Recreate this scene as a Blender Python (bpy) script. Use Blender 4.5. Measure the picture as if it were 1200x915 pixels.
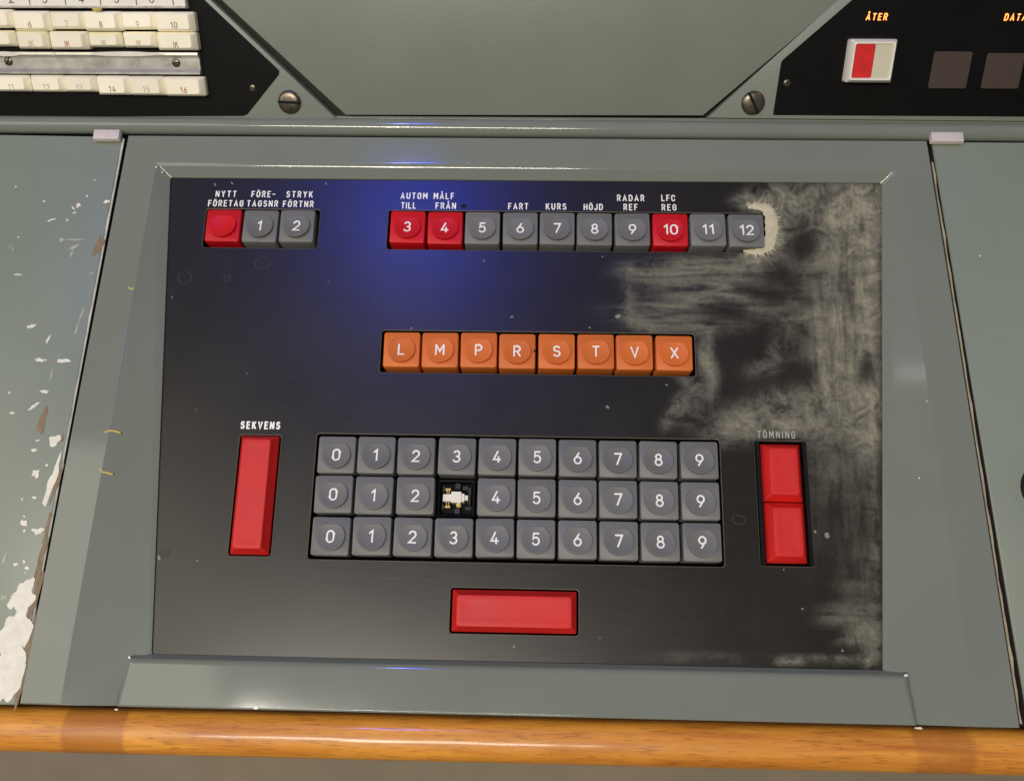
import bpy, bmesh, math, random
import numpy as np
from mathutils import Matrix, Vector, noise
random.seed(7); rng = np.random.default_rng(7)
R_ = math.radians
sc = bpy.context.scene
for o in list(bpy.data.objects): bpy.data.objects.remove(o)
col = sc.collection

# ------------------------------------------------------------------ camera
CAM = Vector((0.00759, -0.05307, 0.40088))
def rotm(rx, ry, rz):
    return (Matrix.Rotation(rz, 3, 'Z') @ Matrix.Rotation(ry, 3, 'Y') @ Matrix.Rotation(rx, 3, 'X'))
RC = rotm(0.25755, 0.02131, 0.02011)
cd = bpy.data.cameras.new('camera'); cam = bpy.data.objects.new('camera', cd); col.objects.link(cam)
cam.matrix_world = Matrix.Translation(CAM) @ RC.to_4x4()
cd.sensor_width = 36; cd.lens = 30.0; cd.clip_start = .01; cd.clip_end = 50
cd.dof.use_dof = True; cd.dof.focus_distance = .41; cd.dof.aperture_fstop = 12
sc.camera = cam
sc.render.resolution_x = 1024; sc.render.resolution_y = 780
sc.render.engine = 'CYCLES'
sc.view_settings.view_transform = 'Standard'; sc.view_settings.look = 'None'
sc.view_settings.exposure = 0.0; sc.view_settings.gamma = 1

def ray(px, py):
    return RC @ Vector(((px-600)/1000, -(py-457.5)/1000, -1))
def at(px, py, z=0.0):
    """measured point of the photograph on the desk plane at height z"""
    d = ray(px, py); t = (z-CAM.z)/d.z
    return CAM + d*t
def project(P):
    d = RC.transposed() @ (Vector(P)-CAM)
    return 600+1000*d.x/-d.z, 457.5-1000*d.y/-d.z

# ------------------------------------------------------------------ world and lamps
w = bpy.data.worlds.new('World'); sc.world = w; w.use_nodes = True
bg = w.node_tree.nodes['Background']
bg.inputs[0].default_value = (1, .97, .92, 1); bg.inputs[1].default_value = .16
def area(name, loc, target, size, power, color, sy=None, spread=180):
    l = bpy.data.lights.new(name, 'AREA'); l.energy = power; l.color = color
    l.shape = 'RECTANGLE'; l.size = size; l.size_y = sy or size; l.spread = R_(spread)
    o = bpy.data.objects.new(name, l); col.objects.link(o); o.location = loc
    o.rotation_euler = (Vector(target)-Vector(loc)).to_track_quat('-Z', 'Y').to_euler()
    return o
area('ceiling_lamp_left', (-1.64, -.20, 1.9), (0, 0, 0), 1.2, 16, (1, .92, .74), 1.7)
area('ceiling_lamp_right', (1.65, .85, 1.9), (0, 0, 0), .30, 3, (1, .92, .76), .5)
area('ceiling_panel', (-.32, -.50, 1.9), (-.20, -.05, 0), .90, 21, (1, .93, .80), .20)
area('ceiling_spot', (-.40, -.60, 1.88), (0, 0, 0), .08, 2.2, (1, .93, .82), .08)
area('ridge_highlight_lamp', (-.38, .95, 1.90), (-.38, .95, 0), .04, .9, (1, .95, .88), .5)  # unseen lamp added to whiten the highlight along the frame ridges
area('blue_lamp', (-.35, 1.09, 1.9), (0, .1, 0), .12, 7.5, (.0, .04, 1))

# ------------------------------------------------------------------ materials
def hexc(r, g, b):
    f = lambda c: (c/255/12.92 if c/255 <= .04045 else ((c/255+.055)/1.055)**2.4)
    return (f(r), f(g), f(b), 1)
def mat(name, color, rough=.5, metal=0, var=0, vscale=60, bump=0, bscale=900, coat=0, spec=.5, rvar=0, emit=None, wear=None, wscale=120, wth=.72):
    m = bpy.data.materials.new(name); m.use_nodes = True; nt = m.node_tree; N = nt.nodes; L = nt.links
    b = N['Principled BSDF']
    c = color if len(color) == 4 else (*color, 1)
    b.inputs['Base Color'].default_value = c; b.inputs['Roughness'].default_value = rough
    b.inputs['Metallic'].default_value = metal; b.inputs['Specular IOR Level'].default_value = spec
    b.inputs['Coat Weight'].default_value = coat; b.inputs['Coat Roughness'].default_value = .08
    if emit: b.inputs['Emission Color'].default_value = (*emit[0], 1); b.inputs['Emission Strength'].default_value = emit[1]
    g = N.new('ShaderNodeNewGeometry')
    if var or rvar or wear:
        n = N.new('ShaderNodeTexNoise'); n.inputs['Scale'].default_value = vscale; n.inputs['Detail'].default_value = 5
        L.new(g.outputs['Position'], n.inputs['Vector'])
        n2 = N.new('ShaderNodeTexNoise'); n2.inputs['Scale'].default_value = 2600; n2.inputs['Detail'].default_value = 1
        L.new(g.outputs['Position'], n2.inputs['Vector'])
        a = N.new('ShaderNodeMath'); a.operation = 'MULTIPLY_ADD'; a.inputs[1].default_value = .45; L.new(n2.outputs[0], a.inputs[0]); 
        a2 = N.new('ShaderNodeMath'); a2.operation = 'MULTIPLY'; a2.inputs[1].default_value = .78; L.new(n.outputs[0], a2.inputs[0]); L.new(a2.outputs[0], a.inputs[2])
        r = N.new('ShaderNodeMapRange'); r.inputs[1].default_value = .35; r.inputs[2].default_value = .85
        r.inputs[3].default_value = 1-var; r.inputs[4].default_value = 1+var; L.new(a.outputs[0], r.inputs[0])
        mx = N.new('ShaderNodeMix'); mx.data_type = 'RGBA'; mx.blend_type = 'MULTIPLY'; mx.inputs[0].default_value = 1
        mx.inputs[6].default_value = c; L.new(r.outputs[0], mx.inputs[7]); out = mx.outputs[2]
        if wear:
            nw = N.new('ShaderNodeTexNoise'); nw.inputs['Scale'].default_value = wscale; nw.inputs['Detail'].default_value = 8; nw.inputs['Roughness'].default_value = .6
            L.new(g.outputs['Position'], nw.inputs['Vector'])
            rw = N.new('ShaderNodeMapRange'); rw.inputs[1].default_value = wth; rw.inputs[2].default_value = wth+.05; L.new(nw.outputs[0], rw.inputs[0])
            mw = N.new('ShaderNodeMix'); mw.data_type = 'RGBA'; L.new(rw.outputs[0], mw.inputs[0]); L.new(out, mw.inputs[6]); mw.inputs[7].default_value = wear
            out = mw.outputs[2]
        if name.endswith('_key_plastic'):
            oi = N.new('ShaderNodeObjectInfo'); ro = N.new('ShaderNodeMapRange'); ro.inputs[3].default_value = .90; ro.inputs[4].default_value = 1.08
            L.new(oi.outputs['Random'], ro.inputs[0]); mo = N.new('ShaderNodeMix'); mo.data_type = 'RGBA'; mo.blend_type = 'MULTIPLY'; mo.inputs[0].default_value = 1
            L.new(out, mo.inputs[6]); L.new(ro.outputs[0], mo.inputs[7]); out = mo.outputs[2]
        L.new(out, b.inputs['Base Color'])
        if rvar:
            rr = N.new('ShaderNodeMapRange'); rr.inputs[1].default_value = .3; rr.inputs[2].default_value = .9
            rr.inputs[3].default_value = rough-rvar; rr.inputs[4].default_value = rough+rvar; L.new(a.outputs[0], rr.inputs[0]); L.new(rr.outputs[0], b.inputs['Roughness'])
    if bump:
        nb = N.new('ShaderNodeTexNoise'); nb.inputs['Scale'].default_value = bscale; nb.inputs['Detail'].default_value = 3
        L.new(g.outputs['Position'], nb.inputs['Vector'])
        bp = N.new('ShaderNodeBump'); bp.inputs['Strength'].default_value = bump; bp.inputs['Distance'].default_value = .0002
        L.new(nb.outputs[0], bp.inputs['Height']); L.new(bp.outputs[0], b.inputs['Normal'])
    return m
M = dict(
 paint=mat('grey_green_enamel', hexc(121, 127, 117), .09, var=.05, vscale=18, bump=.03, bscale=250, rvar=.02, coat=0, wear=hexc(180, 180, 160), wscale=300, wth=.80),
 paint_side=mat('light_grey_green_enamel', hexc(128, 137, 123), .40, var=.06, vscale=14, bump=.15, bscale=600, rvar=.08, wear=hexc(190, 190, 172), wscale=240, wth=.79),
 paint_top=mat('grey_green_hammer_paint', hexc(122, 128, 116), .42, var=.06, vscale=25, bump=.35, bscale=1100, rvar=.06, wear=hexc(60, 60, 55), wscale=330, wth=.81),
 bare=mat('bare_edge_metal', hexc(92, 86, 72), .45, metal=.3, var=.3, vscale=300),
 edge=mat('worn_cream_edge', hexc(178, 168, 138), .5, var=.2, vscale=300),
 gap=mat('dark_seam_rubber', hexc(38, 34, 30), .8, var=.3, vscale=200),
 black=mat('black_panel_lacquer', hexc(12, 12, 11), .5, var=.25, vscale=60, bump=.1, rvar=.06, spec=.1),
 mech=mat('glossy_black_moulding', hexc(48, 47, 46), .28, var=.3, vscale=700),
 hole=mat('black_housing', hexc(13, 13, 13), .7, spec=.2),
 grey=mat('grey_key_plastic', hexc(113, 113, 111), .45, spec=.35, var=.05, vscale=90, bump=.25, bscale=1500, rvar=.05),
 red=mat('red_key_plastic', hexc(200, 18, 28), .46, spec=.35, var=.05, vscale=90, bump=.25, bscale=1500, rvar=.05),
 redbar=mat('red_bar_plastic', hexc(206, 26, 22), .55, var=.13, vscale=45, bump=.3, bscale=1500, rvar=.1, wear=hexc(206, 90, 86), wscale=420, wth=.76),
 orange=mat('orange_key_plastic', hexc(214, 112, 46), .48, spec=.35, var=.05, vscale=90, bump=.25, bscale=1500, rvar=.05),
 ink=mat('white_ink', hexc(246, 246, 240), .5),
 cream=mat('cream_key_plastic', hexc(250, 243, 218), .38, var=.06, vscale=60, bump=.1),
 channel=mat('dull_aluminium', hexc(186, 184, 176), .32, metal=.55, var=.16, vscale=160, rvar=.12),
 screw=mat('tarnished_screw_steel', hexc(105, 98, 86), .32, metal=.9, var=.3, vscale=500, rvar=.1),
 brass=mat('brass', hexc(190, 165, 110), .35, metal=1),
 white=mat('white_plastic', hexc(232, 228, 215), .4, var=.05),
 tab=mat('pinkish_white_plastic', hexc(205, 195, 190), .4, var=.06, vscale=300),
 chip=mat('bare_white_primer', hexc(226, 222, 208), .22, var=.14, vscale=220, bump=.3),
 chip2=mat('dull_scuff', hexc(168, 168, 150), .4, var=.2, vscale=220),
 rust=mat('rusty_bare_metal', hexc(132, 110, 84), .6, var=.25, vscale=250),
 window=mat('smoked_window', hexc(68, 56, 50), .4, var=.12, vscale=500, bump=.2, bscale=1600),
 lit=mat('lit_orange_lettering', hexc(255, 150, 60), .5, emit=((1, .36, .08), 1.6)),
 lensred=mat('red_lens', hexc(206, 40, 40), .3, var=.25, vscale=260),
 lenswhite=mat('cream_lens', hexc(205, 200, 175), .35, var=.05),
 glue=mat('dried_cream_glue', hexc(194, 188, 156), .65, var=.2, vscale=350, bump=.6, bscale=700),
 faint=mat('faint_water_mark', hexc(52, 51, 47), .6, var=.3, vscale=500),
 faint2=mat('dull_specks', hexc(130, 130, 122), .5),
 fibre=mat('yellow_fibre', hexc(196, 180, 96), .7),
 knob=mat('black_knob', hexc(20, 20, 22), .4),
 ink_red=mat('faded_red_ink', hexc(180, 92, 70), .6, var=.3, vscale=700),
 ink_faint=mat('faded_tan_ink', hexc(196, 180, 146), .6, var=.2, vscale=700),
 ink_brown=mat('brown_ink', hexc(150, 112, 84), .6, var=.3, vscale=700),
 ink_dark=mat('dark_ink', hexc(60, 60, 60), .6),
)
# wood
def wood():
    m = bpy.data.materials.new('varnished_beech'); m.use_nodes = True; N = m.node_tree.nodes; L = m.node_tree.links; b = N['Principled BSDF']
    g = N.new('ShaderNodeNewGeometry'); mp = N.new('ShaderNodeMapping'); mp.inputs['Scale'].default_value = (14, 210, 210); L.new(g.outputs['Position'], mp.inputs[0])
    n = N.new('ShaderNodeTexNoise'); n.inputs['Scale'].default_value = 1; n.inputs['Detail'].default_value = 8; n.inputs['Distortion'].default_value = .8; L.new(mp.outputs[0], n.inputs['Vector'])
    r = N.new('ShaderNodeValToRGB'); r.color_ramp.elements[0].position = .3; r.color_ramp.elements[0].color = hexc(190, 112, 28); r.color_ramp.elements[1].position = .68; r.color_ramp.elements[1].color = hexc(232, 158, 54); L.new(n.outputs[0], r.inputs[0])
    mp2 = N.new('ShaderNodeMapping'); mp2.inputs['Scale'].default_value = (110, 1300, 1300); L.new(g.outputs['Position'], mp2.inputs[0])
    n2 = N.new('ShaderNodeTexNoise'); n2.inputs['Scale'].default_value = 1; n2.inputs['Detail'].default_value = 3; L.new(mp2.outputs[0], n2.inputs['Vector'])
    r2 = N.new('ShaderNodeMapRange'); r2.inputs[1].default_value = .34; r2.inputs[2].default_value = .44; r2.inputs[3].default_value = .66; L.new(n2.outputs[0], r2.inputs[0])
    mx = N.new('ShaderNodeMix'); mx.data_type = 'RGBA'; mx.blend_type = 'MULTIPLY'; mx.inputs[0].default_value = 1; L.new(r.outputs[0], mx.inputs[6]); L.new(r2.outputs[0], mx.inputs[7])
    # two darker brown bands (attribute on the rail)
    at_ = N.new('ShaderNodeAttribute'); at_.attribute_name = 'brown_band'
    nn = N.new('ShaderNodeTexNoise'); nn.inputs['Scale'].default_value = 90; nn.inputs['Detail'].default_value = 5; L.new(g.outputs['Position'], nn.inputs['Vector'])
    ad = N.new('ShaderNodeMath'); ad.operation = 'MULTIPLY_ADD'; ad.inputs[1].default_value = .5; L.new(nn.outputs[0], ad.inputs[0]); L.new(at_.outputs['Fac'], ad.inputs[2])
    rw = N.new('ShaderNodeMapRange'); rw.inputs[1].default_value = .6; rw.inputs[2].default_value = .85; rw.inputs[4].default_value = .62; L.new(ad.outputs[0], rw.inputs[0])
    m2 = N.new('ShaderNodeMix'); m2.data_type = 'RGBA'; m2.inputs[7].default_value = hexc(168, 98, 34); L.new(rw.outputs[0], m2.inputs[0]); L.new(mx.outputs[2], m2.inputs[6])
    L.new(m2.outputs[2], b.inputs['Base Color'])
    b.inputs['Roughness'].default_value = .45; b.inputs['Coat Weight'].default_value = .4; b.inputs['Coat Roughness'].default_value = .14
    bp = N.new('ShaderNodeBump'); bp.inputs['Strength'].default_value = .35; bp.inputs['Distance'].default_value = .0004; L.new(nn.outputs[0], bp.inputs['Height']); L.new(bp.outputs[0], b.inputs['Normal'])
    return m
M['wood'] = wood()
# face plate: satin black lacquer with wiped glue haze (attribute "haze"), dust and scratches
def plate_mat():
    m = bpy.data.materials.new('satin_black_face_plate'); m.use_nodes = True; N = m.node_tree.nodes; L = m.node_tree.links; b = N['Principled BSDF']
    g = N.new('ShaderNodeNewGeometry')
    def noise_(scale, vec=(1, 1, 1), det=6, rough=.6, dist=0):
        mp = N.new('ShaderNodeMapping'); mp.inputs['Scale'].default_value = vec; L.new(g.outputs['Position'], mp.inputs[0])
        n = N.new('ShaderNodeTexNoise'); n.inputs['Scale'].default_value = scale; n.inputs['Detail'].default_value = det; n.inputs['Roughness'].default_value = rough; n.inputs['Distortion'].default_value = dist
        L.new(mp.outputs[0], n.inputs['Vector']); return n.outputs[0]
    def mr(s, a, b_, c=0, d=1):
        r = N.new('ShaderNodeMapRange'); r.inputs[1].default_value = a; r.inputs[2].default_value = b_; r.inputs[3].default_value = c; r.inputs[4].default_value = d; L.new(s, r.inputs[0]); return r.outputs[0]
    def op(o, a, b2):
        x = N.new('ShaderNodeMath'); x.operation = o
        for i, v in enumerate((a, b2)):
            if isinstance(v, (int, float)): x.inputs[i].default_value = v
            else: L.new(v, x.inputs[i])
        return x.outputs[0]
    at_ = N.new('ShaderNodeAttribute'); at_.attribute_name = 'haze'
    sx = N.new('ShaderNodeSeparateColor'); L.new(at_.outputs['Color'], sx.inputs[0])
    H, DIR, V = sx.outputs[0], sx.outputs[1], sx.outputs[2]
    hs = mr(noise_(1, (28, 190, 1), 6, .62, .6), .40, .63)
    vs = mr(noise_(1, (240, 26, 1), 6, .62, .5), .40, .63)
    mt = mr(noise_(85, det=10, rough=.78, dist=.8), .40, .60)
    fine = op('MULTIPLY', mr(noise_(420, det=6, rough=.75), .36, .64, .72, 1.12), mr(noise_(1, (900, 60, 1), 5, .7, .3), .35, .6, .9, 1.05))
    st = op('ADD', op('MULTIPLY', hs, DIR), op('MULTIPLY', vs, V))
    rem = N.new('ShaderNodeMath'); rem.operation = 'SUBTRACT'; rem.use_clamp = True; rem.inputs[0].default_value = 1; L.new(op('ADD', DIR, V), rem.inputs[1])
    pat = op('ADD', st, op('MULTIPLY', mt, rem.outputs[0]))
    pat = op('ADD', op('MULTIPLY', pat, .75), op('MULTIPLY', mt, .25))
    # density shapes both the level and the threshold
    d = op('MULTIPLY', op('ADD', op('MULTIPLY', pat, 1.08), mr(H, .3, 1, 0, .28)), H)
    d = op('MULTIPLY', d, fine)
    # dust specks and light scratches over the whole plate
    vo = N.new('ShaderNodeTexVoronoi'); vo.inputs['Scale'].default_value = 75; L.new(g.outputs['Position'], vo.inputs['Vector'])
    sp = mr(vo.outputs['Distance'], .035, .05, 1, 0)
    sc_ = N.new('ShaderNodeSeparateColor'); L.new(vo.outputs['Color'], sc_.inputs[0])
    sp = op('MULTIPLY', sp, mr(sc_.outputs[0], .80, .86, 0, .25))
    cloud = mr(noise_(22, det=5), .4, .75, 0, .02)
    d = op('MAXIMUM', d, sp); d = op('ADD', d, cloud)
    dc = N.new('ShaderNodeMath'); dc.operation = 'ADD'; dc.use_clamp = True; dc.inputs[1].default_value = 0; L.new(d, dc.inputs[0])
    mx = N.new('ShaderNodeMix'); mx.data_type = 'RGBA'; L.new(dc.outputs[0], mx.inputs[0])
    mx.inputs[6].default_value = hexc(27, 25, 21); mx.inputs[7].default_value = hexc(146, 143, 122)
    L.new(mx.outputs[2], b.inputs['Base Color'])
    r1 = mr(dc.outputs[0], 0, .5, .29, .75)
    brushed = mr(noise_(1, (30, 2200, 1), 3), .3, .7, -.022, .028)
    L.new(op('ADD', r1, brushed), b.inputs['Roughness'])
    b.inputs['Anisotropic'].default_value = .12
    tg = N.new('ShaderNodeCombineXYZ'); tg.inputs[1].default_value = 1; L.new(tg.outputs[0], b.inputs['Tangent'])
    bp = N.new('ShaderNodeBump'); bp.inputs['Strength'].default_value = .02; bp.inputs['Distance'].default_value = .0002
    L.new(noise_(900, det=2), bp.inputs['Height']); L.new(bp.outputs[0], b.inputs['Normal'])
    return m
M['plate'] = plate_mat()
def floor_mat():
    m = mat('grey_brown_floor', hexc(144, 130, 108), .6, var=.16, vscale=14, bump=.2, bscale=60); return m
M['floor'] = floor_mat()

# ------------------------------------------------------------------ helpers
def link(name, me, m, parent=None, smooth=False, kind=None):
    o = bpy.data.objects.new(name, me); col.objects.link(o)
    for x in (m if isinstance(m, (list, tuple)) else [m]): me.materials.append(x)
    if smooth:
        me.shade_smooth()
    if parent is not None: o.parent = parent
    if kind: o['kind'] = kind
    return o
def bm_obj(name, bm, m, parent=None, smooth=False, sharp=None, kind=None):
    bmesh.ops.recalc_face_normals(bm, faces=bm.faces)
    me = bpy.data.meshes.new(name); bm.to_mesh(me); bm.free()
    o = link(name, me, m, parent, smooth, kind)
    if sharp is not None:
        me.set_sharp_from_angle(angle=R_(sharp))
    return o
def tag(o, label, cat, group=None):
    o['label'] = label; o['category'] = cat
    if group: o['group'] = group
    return o
def empty(name, loc=(0, 0, 0), rot=(0, 0, 0)):
    o = bpy.data.objects.new(name, None); o.empty_display_size = .01; o.location = loc; o.rotation_euler = rot; col.objects.link(o); return o
def children(o): return [c for c in col.objects if c.parent == o]
def copy_tree(o, parent=None):
    c = o.copy(); col.objects.link(c)
    if parent is not None: c.parent = parent
    for k in children(o): copy_tree(k, c)
    return c
def rrect(hx, hy, r, n=4, cx=0, cy=0):
    pts = []
    for (sx, sy, a0) in ((1, 1, 0), (-1, 1, 90), (-1, -1, 180), (1, -1, 270)):
        for k in range(n+1):
            a = R_(a0+90*k/n); pts.append((cx+sx*(hx-r)+r*math.cos(a), cy+sy*(hy-r)+r*math.sin(a)))
    return pts
def loft(bm, rings, cap_top=True, cap_bot=False):
    prev = None; first = None
    for ring in rings:
        vs = [bm.verts.new(p) for p in ring]
        if prev:
            for i in range(len(vs)):
                bm.faces.new((prev[i], prev[(i+1) % len(vs)], vs[(i+1) % len(vs)], vs[i]))
        else: first = vs
        prev = vs
    if cap_top: bm.faces.new(prev)
    if cap_bot: bm.faces.new(first[::-1])
def block(bm, hx, hy, z0, z1, r=.0005, bev=.0003, cx=0, cy=0, n=3, taper=0):
    """rounded-corner block with a small top bevel"""
    rs = [(hx, hy, z0), (hx-taper, hy-taper, z1-bev), (hx-taper-bev*.3, hy-taper-bev*.3, z1-bev*.3), (hx-taper-bev, hy-taper-bev, z1)]
    loft(bm, [[(x, y, z) for x, y in rrect(a, b, max(r-(hx-a)*.5, 1e-5), n, cx, cy)] for a, b, z in rs], True, True)
def lathe(bm, prof, n=32, cx=0, cy=0):
    loft(bm, [[(cx+r*math.cos(2*math.pi*k/n), cy+r*math.sin(2*math.pi*k/n), z) for k in range(n)] for r, z in prof], True, False)
def extrude_poly(bm, pts, z0, z1, bev=0):
    """pts ccw -> prism"""
    a = [bm.verts.new((x, y, z0)) for x, y in pts]; b = [bm.verts.new((x, y, z1)) for x, y in pts]
    n = len(pts)
    for i in range(n): bm.faces.new((a[i], a[(i+1) % n], b[(i+1) % n], b[i]))
    f = bm.faces.new(b); bm.faces.new(a[::-1])
    if bev:
        es = [e for e in bm.edges if e.verts[0] in b and e.verts[1] in b]
        bmesh.ops.bevel(bm, geom=es, offset=bev, segments=2, affect='EDGES', profile=.5)

# ------------------------------------------------------------------ stroke lettering
def arc(cx, cy, rx, ry, a0, a1, n=12):
    return [(cx+rx*math.cos(R_(a0+(a1-a0)*k/n)), cy+ry*math.sin(R_(a0+(a1-a0)*k/n))) for k in range(n+1)]
def ring(cx, cy, rx, ry): return arc(cx, cy, rx, ry, 90, 450, 22)
G = {
 '0': (.6, [[(.6, .7), *arc(.3, .7, .3, .3, 0, 180, 10), (0, .3), *arc(.3, .3, .3, .3, 180, 360, 10), (.6, .7)]]),
 '1': (.42, [[(.04, .78), (.3, 1), (.3, 0)]]),
 '2': (.6, [[*arc(.3, .72, .28, .28, 170, -38, 12), (.0, 0), (.6, 0)]]),
 '3': (.6, [[*arc(.29, .75, .25, .25, 155, -90, 11)], [*arc(.28, .25, .30, .26, 90, -155, 11)]]),
 '4': (.62, [[(.36, 1), (0, .24), (.62, .24)], [(.44, .5), (.44, 0)]]),
 '5': (.6, [[(.54, 1), (.1, 1), (.06, .54), *arc(.28, .33, .3, .33, 118, -150, 12)]]),
 '6': (.6, [[(.42, 1), (.09, .5)], ring(.3, .31, .3, .31)]),
 '7': (.6, [[(0, 1), (.6, 1), (.2, 0)]]),
 '8': (.6, [ring(.3, .77, .23, .23), ring(.3, .27, .29, .27)]),
 '9': (.6, [[(.18, 0), (.51, .5)], ring(.3, .69, .3, .31)]),
 'A': (.66, [[(0, 0), (.33, 1), (.66, 0)], [(.12, .3), (.54, .3)]]),
 'C': (.6, [[(.6, .72), *arc(.3, .7, .3, .3, 10, 180, 8), *arc(.3, .3, .3, .3, 180, 350, 8)]]),
 'D': (.6, [[(0, 0), (0, 1), (.25, 1), *arc(.25, .65, .35, .35, 90, 0, 6), *arc(.25, .35, .35, .35, 0, -90, 6), (0, 0)]]),
 'E': (.5, [[(.5, 1), (0, 1), (0, 0), (.5, 0)], [(0, .52), (.42, .52)]]),
 'F': (.5, [[(.5, 1), (0, 1), (0, 0)], [(0, .5), (.42, .5)]]),
 'G': (.6, [[(.6, .74), *arc(.3, .7, .3, .3, 15, 180, 8), *arc(.3, .3, .3, .3, 180, 360, 8), (.6, .48), (.34, .48)]]),
 'H': (.58, [[(0, 0), (0, 1)], [(.58, 0), (.58, 1)], [(0, .5), (.58, .5)]]),
 'I': (.0, [[(0, 0), (0, 1)]]),
 'J': (.45, [[(.45, 1), *arc(.2, .25, .25, .25, 0, -170, 8)]]),
 'K': (.58, [[(0, 0), (0, 1)], [(.54, 1), (.03, .42)], [(.2, .62), (.58, 0)]]),
 'L': (.5, [[(0, 1), (0, 0), (.5, 0)]]),
 'M': (.74, [[(0, 0), (0, 1)], [(.04, .98), (.37, .35), (.70, .98)], [(.74, 1), (.74, 0)]]),
 'N': (.62, [[(0, 0), (0, 1)], [(.04, .96), (.58, .04)], [(.62, 0), (.62, 1)]]),
 'O': (.6, [[(.6, .7), *arc(.3, .7, .3, .3, 0, 180, 10), (0, .3), *arc(.3, .3, .3, .3, 180, 360, 10), (.6, .7)]]),
 'P': (.55, [[(0, 0), (0, 1), (.29, 1), *arc(.29, .73, .27, .27, 90, -90, 10), (0, .46)]]),
 'R': (.57, [[(0, 0), (0, 1), (.29, 1), *arc(.29, .74, .27, .26, 90, -90, 10), (0, .48)], [(.28, .48), (.57, 0)]]),
 'S': (.56, [[*arc(.28, .75, .26, .25, 25, 225, 10), *arc(.28, .27, .29, .27, 50, -155, 12)]]),
 'T': (.56, [[(0, 1), (.56, 1)], [(.28, 1), (.28, 0)]]),
 'U': (.6, [[(0, 1), (0, .3), *arc(.3, .3, .3, .3, 180, 360, 8), (.6, 1)]]),
 'V': (.66, [[(0, 1), (.33, 0), (.66, 1)]]),
 'X': (.6, [[(0, 1), (.6, 0)], [(0, 0), (.6, 1)]]),
 'Y': (.62, [[(0, 1), (.31, .48), (.31, 0)], [(.62, 1), (.31, .48)]]),
 '-': (.4, [[(0, .5), (.4, .5)]]),
 '|': (.0, [[(0, 0), (0, 1)]]),
 ' ': (.45, []),
}
for a, b_ in (('Ö', 'O'), ('Ä', 'A')): G[a] = (G[b_][0], G[b_][1]+[[(.14, 1.22), (.15, 1.22)], [(.45, 1.22), (.46, 1.22)]])
G['Å'] = (G['A'][0], G['A'][1]+[ring(.33, 1.24, .07, .07)])
def ribbon(bm, pts, wd, zf, step=0.0):
    """flat stroke of width wd with mitred joints and rounded ends, laid on height function zf"""
    P = [Vector(p) for p in pts]; h = wd/2
    closed = (P[0]-P[-1]).length < 1e-7 and len(P) > 3
    if closed: P = P[:-1]
    n = len(P); Ls, Rs = [], []
    for i in range(n):
        a = P[(i-1) % n] if (closed or i > 0) else None; c = P[(i+1) % n] if (closed or i < n-1) else None
        d1 = (P[i]-a).normalized() if a is not None else None; d2 = (c-P[i]).normalized() if c is not None else None
        if d1 is None: d1 = d2
        if d2 is None: d2 = d1
        t = (d1+d2)
        t = t.normalized() if t.length > 1e-6 else d1
        nn = Vector((-t.y, t.x)); k = 1/max(.45, nn.dot(Vector((-d1.y, d1.x))))
        Ls.append(P[i]+nn*h*k); Rs.append(P[i]-nn*h*k)
    V = lambda p: bm.verts.new((p.x, p.y, zf(p.x, p.y)+step))
    lv = [V(p) for p in Ls]; rv = [V(p) for p in Rs]
    m = n if closed else n-1
    for i in range(m):
        j = (i+1) % n; bm.faces.new((rv[i], rv[j], lv[j], lv[i]))
    if not closed:
        for i, s in ((0, -1), (n-1, 1)):
            d = (P[1]-P[0]).normalized() if i == 0 else (P[-1]-P[-2]).normalized()
            d *= s; nn = Vector((-d.y, d.x)); mids = [V(P[i]+nn*h*math.cos(a)+d*h*.9*math.sin(a)) for a in (math.pi/4, math.pi/2, 3*math.pi/4)]
            e0, e1 = (lv[i], rv[i]) if s > 0 else (rv[i], lv[i])
            try: bm.faces.new([e1, *mids[::-1], e0])
            except ValueError: pass
def text_bm(s, cx, cy, height, stroke, width=None, gap=.28, zf=lambda x, y: 0, cond=1.0, slant=0, bm=None):
    """s centred on cx,cy; if width given the whole word is fitted to it by tracking"""
    bm = bm or bmesh.new()
    hc = height-stroke
    ws = [G[c][0]*hc*cond for c in s]
    if width is not None and len(s) > 1: gp = (width-stroke-sum(ws))/(len(s)-1)
    else: gp = gap*height
    tot = sum(ws)+gp*(len(s)-1); x = cx-tot/2; k = 0
    for c, wv in zip(s, ws):
        for pl in G[c][1]:
            q = [(x+u*hc*cond+slant*(v-.5)*hc, cy-hc/2+v*hc) for u, v in pl]
            ribbon(bm, q, stroke, zf, k*6e-6); k += 1
        x += wv+gp
    return bm

# ------------------------------------------------------------------ setting: floor
bm = bmesh.new(); vs = [bm.verts.new(p) for p in ((-4, -4, -.78), (4, -4, -.78), (4, 4, -.78), (-4, 4, -.78))]; bm.faces.new(vs)
bm_obj('floor', bm, M['floor'], kind='structure')

# ------------------------------------------------------------------ control console: frame + face plate
P_ = .01905
ZF = .005
console = empty('control_console', (0, 0, -.05)); tag(console, 'grey green metal desk console with recessed black face plate and glue stains', 'control console')
def cpart(name, bm, m, **k):
    o = bm_obj(name, bm, m, console, **k); o.location = (0, 0, .05); return o
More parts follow.
